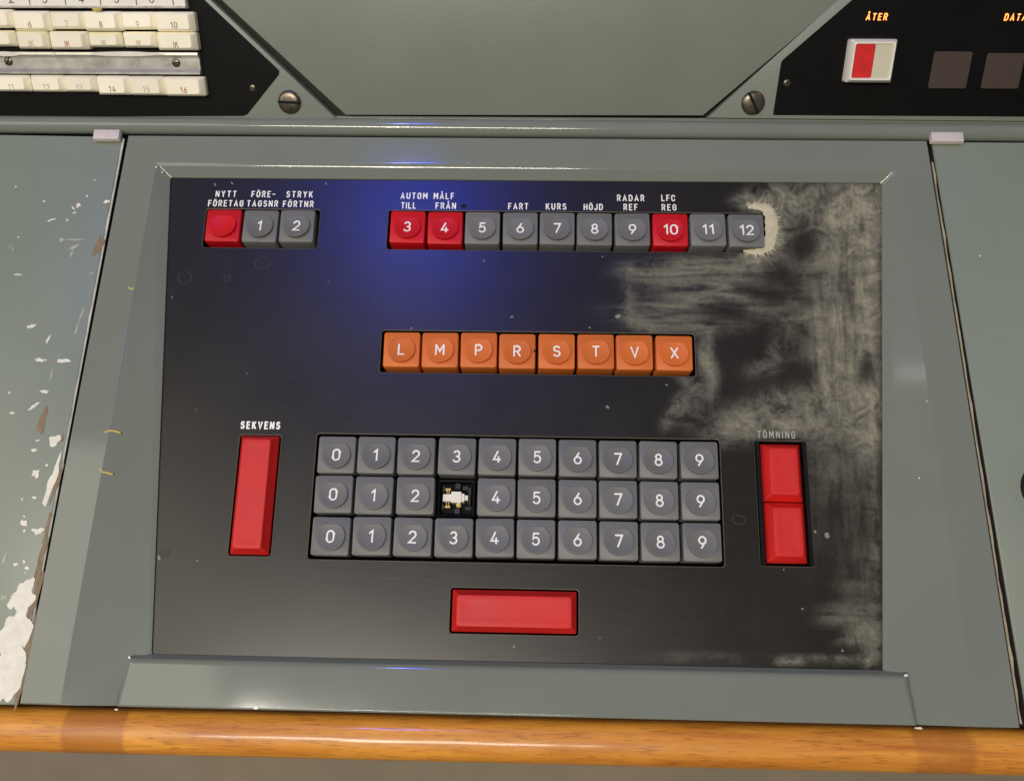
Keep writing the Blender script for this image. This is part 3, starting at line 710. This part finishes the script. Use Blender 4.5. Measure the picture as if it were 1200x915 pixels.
def side_panel(pts, label):
    P = [at(*p, ZF-.0005) for p in pts]; root = empty('side_panel', (sum(p.x for p in P)/4, sum(p.y for p in P)/4, 0))
    bm = bmesh.new(); extrude_poly(bm, [(p.x-root.location.x, p.y-root.location.y) for p in P], -.016, ZF-.0005, bev=.0007)
    bm.normal_update()
    for f in bm.faces:
        if abs(f.normal.z) < .15: f.material_index = 1
    bm_obj('panel_sheet', bm, [M['paint_side'], M['gap']], root, smooth=True, sharp=60)
    return tag(root, label, 'metal panel')
spl = side_panel([(-160, 822), (18.5, 826), (144, 160), (-160, 155)], 'scratched grey green panel with paint chips left of the black face plate')
spr = side_panel([(1206, 853), (1420, 858), (1380, 168), (1092, 166)], 'clean grey green panel with black knob right of the black face plate')
# paint chips on the left panel
def local_blobs(name, items, m, par, z):
    bm = bmesh.new()
    for (x, y, rx, ry, a) in items:
        c = at(x, y, z); blob(bm, (c.x-par.location.x, c.y-par.location.y), rx*MM, ry*MM, -R_(a), z=z, seed=x*.31+y*.17, rough=.45, n=22)
    return bm_obj(name, bm, m, par, kind='stuff')
zz = ZF-.0005+.00008
chips = [(52, 236, 2, 1.3, 0), (92, 241, 2.6, 2.4, -20), (102, 230, 1.6, 1.4, 0), (86, 244, 3, 1.1, 40), (87, 249.5, 3.4, .9, -20), (79, 258, 1.8, 1.2, 20), (60, 258, 4.6, .9, -25), (22, 322, 4.5, 1.1, 3), (37, 382, 5, 2.2, -25), (57, 397, 1.4, 6, 15), (18.5, 219, 1.4, 1, 0), (21.5, 278, 1.2, 1, 0), (47, 422, 6, 2.2, 5), (75, 423, 8, 2.6, 0), (52, 459, 4, 1.8, 0), (11, 460, 2, 1.2, 0), (14, 484, 3.4, 1.6, 0), (40, 476, 7, 1.8, -40), (66, 515, 7.5, 6.5, 0), (45, 516, 2, 1.2, 0), (40, 527, 2.4, 2.2, 0), (61, 563, 4, 24, 11), (55, 545, 1.6, 1.8, 0), (42, 555, 3.4, 4.6, 20), (26, 585, 1.4, 1.2, 0), (41, 583, 3, 1.5, 0), (29, 605, 1.5, 1.3, 0), (28, 613, 4.5, 3, 20), (45, 622, 6.5, 4, -8), (29, 622, 1.5, 1.3, 0), (19, 661, 2.6, 1.7, 0), (28.5, 658.5, 2, 2, 0), (31.5, 665, 2.8, 2, 0), (30, 671, 1, .8, 0),
 (36, 682, 7, 5, -35), (28, 698, 13, 12, -50), (16, 706, 7, 5, -10), (22, 730, 15, 22, 8), (10, 745, 12, 20, 10), (14, 770, 14, 26, 8), (5, 790, 16, 24, 5), (16, 795, 8, 20, 5), (125, 237, 3.5, 2, -10), (111, 211, 1, 1, 0)]  # lower-left cluster: bare patch with its glare painted in as white
local_blobs('chips_and_glare', chips, M['chip'], spl, zz)
local_blobs('scuffs', [(72, 281, 3.4, 3, 0), (86, 281, 12, 1.1, 0), (86, 290, 6, 2.4, -25), (84, 297, 1.6, 4.5, 10), (12, 289, 3, .8, -60), (107, 320, 3, 1, -20), (60, 440, 1, 8, 5), (15, 292, 1, 2.4, 20), (96, 368, 1.2, 8, 10), (90, 385, 1, 10, 10), (5, 655, 2, 6, 10), (4, 700, 5, 3, 0)], M['chip2'], spl, zz-.00003)
local_blobs('rust_spots', [(51, 491, 3.6, 15, 8), (116, 289, 4.6, 12, 8), (67, 566, 2.4, 20, 11), (73, 514, 2, 4, 5), (55, 620, 2.6, 17, 8), (47, 657, 3.4, 24, 8), (41, 700, 4, 26, 9), (36, 745, 4, 32, 9), (29, 790, 4, 34, 9)], M['rust'], spl, zz+.00004)
# bare bright edge of the left panel
bm = bmesh.new(); pr = None
for k in range(71):
    t = k/70; A = at(144-125.5*t+.8, 162+664*t, ZF); wv = max(.05, .55+.9*noise.noise(Vector((k*.43, 5, 0))))*.0004*(1.2-t*.9)
    lx, ly = A.x-spl.location.x, A.y-spl.location.y
    cur = [bm.verts.new((lx-wv-.0004, ly, ZF-.00042)), bm.verts.new((lx-.0002, ly, ZF-.0008)), bm.verts.new((lx+.00005, ly, ZF-.0011))]
    if pr: bm.faces.new((pr[0], pr[1], cur[1], cur[0])); bm.faces.new((pr[1], pr[2], cur[2], cur[1]))
    pr = cur
bm_obj('worn_edge', bm, M['chip'], spl)

# bare chips on frame and bar; corner sparkles painted as white spots
bm = bmesh.new()
for x, y, rx, ry, a in ((183, 196, 1.6, 1.0, 60), (190, 202, 1.3, .7, 50), (151.5, 770, 1.8, 1.1, 40), (1062, 791, 2.2, 1.4, 0), (136, 831, 2.2, 1, 0), (1077, 853, 3.6, 1.1, 2), (455, 153, 1.5, .9, 0), (340, 196, 1.2, .7, 0), (548, 191, 1, .6, 0), (300, 829, 3, 1.4, -10), (1148, 300, 1.4, .8, 0), (1077, 560, 1, .8, 0), (1086, 470, .9, .7, 0)):
    blob(bm, at(x, y, ZF+.0003), rx*MM, ry*MM, -R_(a), seed=x*.21, z=ZF+.0003 if y < 780 or 830 > y > 700 else ZF+.0002)
o = bm_obj('chips_and_glints', bm, M['chip'], console, kind='stuff'); o.location = (0, 0, .05)
# fibres lying on the ramp
for pts, lb in ((((122, 507), (127, 504.5), (133, 504.5), (142, 507)), 'short curved yellow fibre, upper one on the left ramp of the frame'), (((117, 549), (120, 553.5), (126, 553.5), (133, 556)), 'short wavy yellow fibre, lower one on the left ramp of the frame'), (((151, 337), (155, 341), (157, 337.5)), 'tiny yellow fibre high on the left ramp of the frame')):
    cu = bpy.data.curves.new('fibre', 'CURVE'); cu.dimensions = '3D'; cu.bevel_depth = .00055; cu.bevel_resolution = 2
    sp = cu.splines.new('NURBS'); sp.points.add(len(pts)-1); sp.use_endpoint_u = True; sp.order_u = 3
    for i, p in enumerate(pts): sp.points[i].co = (*at(*p, .0046), 1)
    tmp = bpy.data.objects.new('tmp', cu); col.objects.link(tmp); dg = bpy.context.evaluated_depsgraph_get(); me = bpy.data.meshes.new_from_object(tmp.evaluated_get(dg)); bpy.data.objects.remove(tmp)
    me.materials.clear(); o = link('fibre', me, M['fibre']); tag(o, lb, 'fibre')

# knob at the right edge
kp = at(1229, 573, ZF); kn = empty('knob', (kp.x, kp.y, ZF-.0005)); tag(kn, 'round black knob on the right side panel at the photo edge', 'knob')
bm = bmesh.new(); lathe(bm, [(.0098, 0), (.0098, .008), (.0092, .0088), (.006, .009)], 40); bm_obj('knob_body', bm, M['knob'], kn, smooth=True, sharp=40)
bm = bmesh.new(); lathe(bm, [(.0125, 0), (.0122, .0008), (.0098, .001)], 40); bm_obj('collar', bm, M['knob'], kn, smooth=True, sharp=40)

# ------------------------------------------------------------------ wood rail
def rail():
    A, B = at(-80, 852, .0), at(1290, 884, .0); 
    bm = bmesh.new(); d = (B-A); n = 160; prof = []
    r = .0098
    for k in range(20):
        a = 2*math.pi*k/20; ca, sa = math.cos(a), math.sin(a)
        prof.append((math.copysign(abs(ca)**.8, ca)*r, math.copysign(abs(sa)**.8, sa)*.011))
    lay = bm.verts.layers.float.new('brown_band'); prev = None
    up = Vector((0, 0, 1)); sd = Vector((-d.y, d.x, 0)).normalized()
    for i in range(n+1):
        p = A+d*(i/n); cur = []
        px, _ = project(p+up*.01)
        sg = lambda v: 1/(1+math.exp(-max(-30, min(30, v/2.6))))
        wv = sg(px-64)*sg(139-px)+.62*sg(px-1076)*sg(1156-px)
        for u, v in prof:
            j = .00025*noise.noise(Vector((i*.15, u*80, v*80)))
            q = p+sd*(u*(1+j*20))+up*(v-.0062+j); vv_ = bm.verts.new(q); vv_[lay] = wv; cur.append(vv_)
        if prev:
            for k in range(20): bm.faces.new((prev[k], prev[(k+1) % 20], cur[(k+1) % 20], cur[k]))
        prev = cur
    return bm
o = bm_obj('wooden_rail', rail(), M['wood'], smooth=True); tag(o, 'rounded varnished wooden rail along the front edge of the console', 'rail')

# ------------------------------------------------------------------ upper console, tilted 38 degrees
bL, bR = at(0, 154, ZF), at(1200, 164, ZF); YB = (bL.y+bR.y)/2
TILT = R_(38)
bm = bmesh.new(); Rb = .0046; prev = None
for i in range(41):
    t = i/40; x = -.42+.84*t; yc = bL.y+(bR.y-bL.y)*((x-bL.x)/(bR.x-bL.x))+Rb*.95; cur = []
    for k in range(17):
        a = R_(-150+k*15); cur.append(bm.verts.new((x, yc+math.sin(a)*Rb if False else yc-Rb*math.cos(R_(k*15-40)), .0042+Rb*math.sin(R_(k*15-40)))))
    if prev:
        for k in range(16): bm.faces.new((prev[k], prev[k+1], cur[k+1], cur[k]))
    prev = cur
o = bm_obj('bar', bm, M['paint'], smooth=True); o.name = 'rounded_bar'; tag(o, 'rounded grey green metal bar between the desk and the upper panels', 'bar')
UO = Vector((0, YB+.0092, .0062))     # origin of the sloping plane
UR = Matrix.Rotation(TILT, 3, 'X'); UN = UR @ Vector((0, 0, 1))
def atu(px, py, h=0.0):
    """measured photo point on the sloping upper plane (local x, y)"""
    d = ray(px, py); o_ = UO+UN*h; t = (o_-CAM).dot(UN)/d.dot(UN); p = UR.transposed() @ (CAM+d*t-UO); return p
def uplace(o): o.location = UO; o.rotation_euler = (TILT, 0, 0); return o
def upoly(pts, h0, h1, bev=.0003):
    bm = bmesh.new(); P = [atu(*p, h1) for p in pts]; Q = [(p.x, p.y) for p in P]
    ar = sum(Q[i][0]*Q[(i+1) % len(Q)][1]-Q[(i+1) % len(Q)][0]*Q[i][1] for i in range(len(Q)))
    if ar < 0: Q = Q[::-1]
    extrude_poly(bm, Q, h0, h1, bev); return bm
# backing behind the gaps
ub = uplace(empty('upper_console')); tag(ub, 'dark carcass of the upper console seen only through the panel gaps', 'cabinet')
bm = bmesh.new(); extrude_poly(bm, [(-.45, -.003), (.45, .0005), (.45, .16), (-.45, .16)], -.012, -.008); bm_obj('carcass', bm, M['gap'], ub)
bm = bmesh.new(); block(bm, .42, .0012, -.012, -.0008, cx=0, cy=-.0006); bm_obj('sill', bm, M['paint'], ub)
fp = uplace(empty('flap_panel')); tag(fp, 'plain grey green trapezoid panel at top centre between the diagonal seams', 'metal panel')
bm_obj('panel_sheet', upoly([(405, 135), (824, 135.8), (1068, -70), (183, -70)], -.004, .0004, .0004), M['paint_top'], fp, smooth=True, sharp=50)

def corner_unit(bez, blk, label):
    u = uplace(empty('instrument_unit')); tag(u, label, 'instrument panel')
    bm_obj('bezel', upoly(bez, -.006, .0008, .0004), M['paint_top'], u, smooth=True, sharp=50)
    bp = bm_obj('instrument_face', upoly(blk, -.001, .0012, .0002), M['black'], u); return u, bp
LU, LF = corner_unit([(-60, 141.5), (394.5, 139.5), (172, -70), (-60, -70)], [(-60, 137.5), (284, 136.2), (289.5, 134.5), (326.5, 88), (327, 83), (165, -70), (-60, -70)], 'black instrument panel at upper left carrying the cream keys')
RU, RF = corner_unit([(829, 138.5), (1280, 143.5), (1280, -70), (1060, -70)], [(906.5, 135.2), (1280, 137.5), (1280, -70), (1080, -70), (917, 71), (915.5, 74), (906.5, 132)], 'black instrument panel at upper right with lit orange lettering and square windows')

def screw(px, py, ang, r, par, h=.0008, hd=.0016):
    c = atu(px, py, h); bm = bmesh.new(); R0 = r
    lathe(bm, [(R0, h), (R0, h+.0003), (R0*.93, h+hd*.55), (R0*.75, h+hd*.85), (R0*.45, h+hd), (R0*.1, h+hd*1.03)], 28, c.x, c.y)
    o = bm_obj('screw_head', bm, M['screw'], par, smooth=True, sharp=50)
    bm = bmesh.new(); bmesh.ops.create_cube(bm, size=1, matrix=Matrix.Translation((c.x, c.y, h+hd*.80)) @ Matrix.Rotation(ang, 4, 'Z') @ Matrix.Diagonal((R0*1.9, R0*.22, hd*.52, 1)))
    bm_obj('slot', bm, M['hole'], o); return o
screw(339.5, 120, R_(-3), .0060, LU); screw(882.5, 121, R_(-60), .0060, RU)
screw(296, 103, R_(-20), .0014, LU, .0012, .0005); screw(922, 97.5, R_(40), .0017, RU, .0012, .0005)
# windows
for quad in (((1094, 60), (1139.5, 61), (1131.5, 104), (1088.5, 103.5)), ((1157, 62), (1202, 62.5), (1192, 104.3), (1149, 104))):
    P = [atu(*q, .0012) for q in quad]; cx = sum(p.x for p in P)/4; cy = sum(p.y for p in P)/4; hx = (P[1]-P[0]).length/2; hy = (P[0]-P[3]).length/2
    bm = bmesh.new(); loft(bm, [[(x, y, .00135) for x, y in rrect(hx, hy, .0013, 5, cx, cy)]], True)
    wdw = bm_obj('window', bm, M['window'], RF)
    bm = bmesh.new(); loft(bm, [[(x, y, z) for x, y in rrect(hx+a, hy+a, .0013+a, 5, cx, cy)] for a, z in ((.00035, .0012), (.0003, .0017), (.0001, .0017), (-.0001, .0014))], False)
    bm_obj('window_frame', bm, M['black'], wdw, smooth=True)
# lit lettering
for s, x0, x1, y in (('ÅTER', 1015, 1040, 20), ('DATA', 1177, 1203, 20.5)):
    a, b = atu(x0, y, .0012), atu(x1, y, .0012)
    bm_obj('lit_lettering', text_bm(s, (a.x+b.x)/2, a.y, .0033, .00058, abs(b.x-a.x), cond=.85, zf=lambda x, y: .0014, slant=.08), M['lit'], RF)
# red and cream indicator lamp
ic = atu(1022, 72, .0075); il = uplace(empty('indicator_lamp')); tag(il, 'square indicator lamp, left half red and right half cream, under ÅTER', 'indicator lamp')
hx, hy = .0114, .0101
bm = bmesh.new()
rs = [(hx, hy, .0006), (hx, hy, .0058), (hx-.0013, hy-.0013, .0084), (hx-.0020, hy-.0020, .0084), (hx-.0023, hy-.0023, .0076)]
loft(bm, [[(x, y, z) for x, y in rrect(a, b, .0010, 4, ic.x, ic.y)] for a, b, z in rs]); bm_obj('lamp_frame', bm, M['white'], il, smooth=True, sharp=30)
for nm, m_, x0, x1 in (('red_lens', 'lensred', -hx+.0023, 0.0006), ('cream_lens', 'lenswhite', .0006, hx-.0023)):
    bm = bmesh.new(); block(bm, (x1-x0)/2, hy-.0023, .0068, .0078, r=.0004, bev=.0002, cx=ic.x+(x0+x1)/2, cy=ic.y); bm_obj(nm, bm, M[m_], il)
bm = bmesh.new(); loft(bm, [[(x, y, .0013) for x, y in rrect(hx+.0005, hy+.0008, .0006, 3, ic.x+.0003, ic.y+.0003)]]); bm_obj('socket', bm, M['hole'], il)

# cream keys: (text, x0, x1, y0, y1, ink, height)
CK = [
 ('5', -34, 11, 11, 33, 'ink_faint', .0075), ('6', 8, 54, 13, 36.5, 'ink_brown', .0085), ('7', 53, 96, 13.5, 34.5, 'ink_faint', .0075), ('8', 92, 138, 13.5, 36.5, 'ink_brown', .0085), ('9', 137, 180, 14, 35, 'ink_faint', .0075), ('10', 177, 225, 14, 37.5, 'ink_brown', .0085),
 ('IK', -32, 14, 36, 55, 'ink_faint', .0065), ('IK', 13, 53, 36.5, 58, 'ink_faint', .0075), ('IK', 52, 99, 37, 58.5, 'ink_red', .0085), ('IK', 98, 140, 37.5, 56, 'ink_faint', .0065), ('IK', 139, 181, 37.5, 56.5, 'ink_faint', .0070), ('IK', 179, 228, 38, 59.5, 'ink_brown', .0085),
 ('11', -12, 31, 88.5, 108, 'ink_faint', .0068), ('12', 30, 72, 88.5, 108.5, 'ink_faint', .0068), ('13', 70, 110, 89, 108.5, 'ink_faint', .0068), ('14', 108, 149, 89.5, 112, 'ink_brown', .0080), ('15', 147, 190, 90, 112.5, 'ink_faint', .0078), ('16', 188, 237, 90.5, 113.5, 'ink_red', .0080)]
ckl = {'5': 'cream key cut by the left photo edge in the top cream row', '6': 'cream key 6 with faded number in the top cream row', '7': 'cream key 7 with almost vanished number in the top cream row', '8': 'cream key 8 under the yellow crumb', '9': 'cream key 9 beside key 10 in the top cream row', '10': 'cream key 10 at the right end of the top cream row'}
ikl = ['cream key cut by the left photo edge in the IK row', 'pale IK key just left of the red lettered IK key', 'cream key with red IK lettering', 'faded IK key directly right of the red lettered one', 'pale IK key next to the brown one at the row end', 'brown IK key at the right end of its row']
ni = 0
for s, x0, x1, y0, y1, ink, hh in CK:
    A, B, C_ = atu(x0, y0, hh), atu(x1, y0, hh), atu((x0+x1)/2, y1, hh); Tm = atu((x0+x1)/2, y0, hh)
    cx = (A.x+B.x)/2; cy = (Tm.y+C_.y)/2; kx = (B.x-A.x)/2-.0001; ky = (Tm.y-C_.y)/2
    root = uplace(empty('cream_key'))
    bm = bmesh.new(); c_ = .0018
    last = s in ('10', '16') or (s == 'IK' and x0 == 179)
    rs = [(.0003, 0, .001), (.0003, 0, hh-.0036), (.0006, .0002, hh-.0031), (.0021, .0010, hh-.0003), (.0025, .0013, hh)]
    loft(bm, [[(x, y, z) for x, y in rrect(kx-a, ky-b, .0010, 3, cx, cy)] for a, b, z in rs]); bm_obj('key_body', bm, M['cream'], root, smooth=True, sharp=30)
    bm_obj('numeral' if s != 'IK' else 'lettering', text_bm(s, cx+.0002, cy-.0016, .0030, .0004, gap=.28, cond=.85, zf=lambda x, y: hh+.00006), M[ink], root)
    if s == 'IK': lb = ikl[ni]; ni += 1
    elif s in ckl: lb = ckl[s]
    else: lb = {'11': 'cream key 11, first seen in the row under the metal channel', '12': 'cream key 12 in the row under the metal channel', '13': 'cream key 13 left of the protruding key 14', '14': 'cream key 14 standing proud of key 13', '15': 'cream key 15 between keys 14 and 16', '16': 'cream key 16 with red number at the right end'}[s]
    tag(root, lb, 'key', 'cream keys of the upper left instrument')
# metal channel with two screws
ch = uplace(empty('metal_channel')); tag(ch, 'dull aluminium channel strip with two screws between the cream key rows', 'metal strip')
c0, c1 = atu(-60, 60, .004), atu(232, 62, .004); c2 = atu(233, 87.5, .004)
prof = [(0, .0012), (0, .0050), (.0013, .0052), (.0022, .0040), (.0030, .0034), (.0085, .0034), (.0093, .0040), (.0102, .0050), (.0112, .0050), (.0112, .0012)]
ht = c1.y-c2.y; prof = [(y*ht/.0112, z) for y, z in prof]
bm = bmesh.new(); rows = [[bm.verts.new((x, c1.y-y, z)) for y, z in prof] for x in (c0.x, c1.x)]
for k in range(len(prof)-1): bm.faces.new((rows[0][k], rows[0][k+1], rows[1][k+1], rows[1][k]))
bm.faces.new(rows[1]); bm_obj('channel_strip', bm, M['channel'], ch)
for x, y in ((10, 72), (206.5, 74)): screw(x, y, R_(60 if x < 100 else 10), .0021, ch, .0034, .0007)
bm = bmesh.new()
for x0, x1 in ((-10, 24), (62, 64), (104, 188)):
    a, b = atu(x0, 62, .0053), atu(x1, 65, .0053); blob(bm, ((a.x+b.x)/2, (a.y+b.y)/2), (b.x-a.x)/2, .0011, z=.00535, seed=x0, rough=.1, n=24)
bm_obj('pale_lip_patches', bm, M['chip'], ch, kind='stuff')  # pale patches along the upper lip
# scale strip
ss = uplace(empty('scale_strip')); tag(ss, 'white scale strip with dark figures above the cream keys', 'scale')
a, b = atu(-60, 8.5, .005), atu(218, 10, .005)
bm = bmesh.new(); extrude_poly(bm, [(a.x, b.y), (b.x, b.y), (b.x, b.y+.03), (a.x, b.y+.03)], .001, .005, .0003); bm_obj('strip_body', bm, M['white'], ss)
bm = bmesh.new(); extrude_poly(bm, [(a.x, b.y), (b.x, b.y), (b.x, b.y+.0010), (a.x, b.y+.0010)], .0045, .0053, .0002); bm_obj('strip_edge', bm, M['channel'], ss)
for s, x in (('2', 14), ('|', 35), ('3', 53), ('|', 77), ('4', 96), ('|', 118), ('5', 137), ('|', 160), ('6', 178), ('|', 203)):
    c = atu(x, 4, .005); hgt = .0044
    bm_obj('scale_figure', text_bm(s, c.x, c.y+hgt/2 if s != '|' else c.y+.0012, hgt, .00045, cond=.9, zf=lambda x, y: .0051), M['ink_dark'], ss)
# crumb
c = atu(115, 11.5, .0065); cb = uplace(empty('crumb')); tag(cb, 'small yellow crumb lying above cream key 8', 'crumb')
bm = bmesh.new(); bmesh.ops.create_icosphere(bm, subdivisions=3, radius=1)
for v in bm.verts: v.co = Vector((c.x, c.y, .0075))+Vector((v.co.x*.0024, v.co.y*.0009, v.co.z*.0008))*(1+.5*noise.noise(v.co*2.3))
bm_obj('crumb_body', bm, M['fibre'], cb, smooth=True)

# white clip tabs on the bar
for quad, lb in (((107, 140, 150.5, 162), 'white plastic clip above the left side panel corner'), ((1093, 1130, 153.5, 165), 'white plastic clip above the right side panel corner')):
    x0, x1, y0, y1 = quad; root = empty('clip'); A = at(x0, y1, .009); B = at(x1, y0, .009); hx = (B.x-A.x)/2; cx = (A.x+B.x)/2; cy = (A.y+B.y)/2; hy = (B.y-A.y)/2
    root.location = (cx, cy, .0045)
    bm = bmesh.new(); block(bm, hx, hy, .0010, .0040, r=.0004, bev=.0011, n=3); bm_obj('clip_body', bm, M['tab'], root, smooth=True, sharp=40)
    tag(root, lb, 'clip', None)
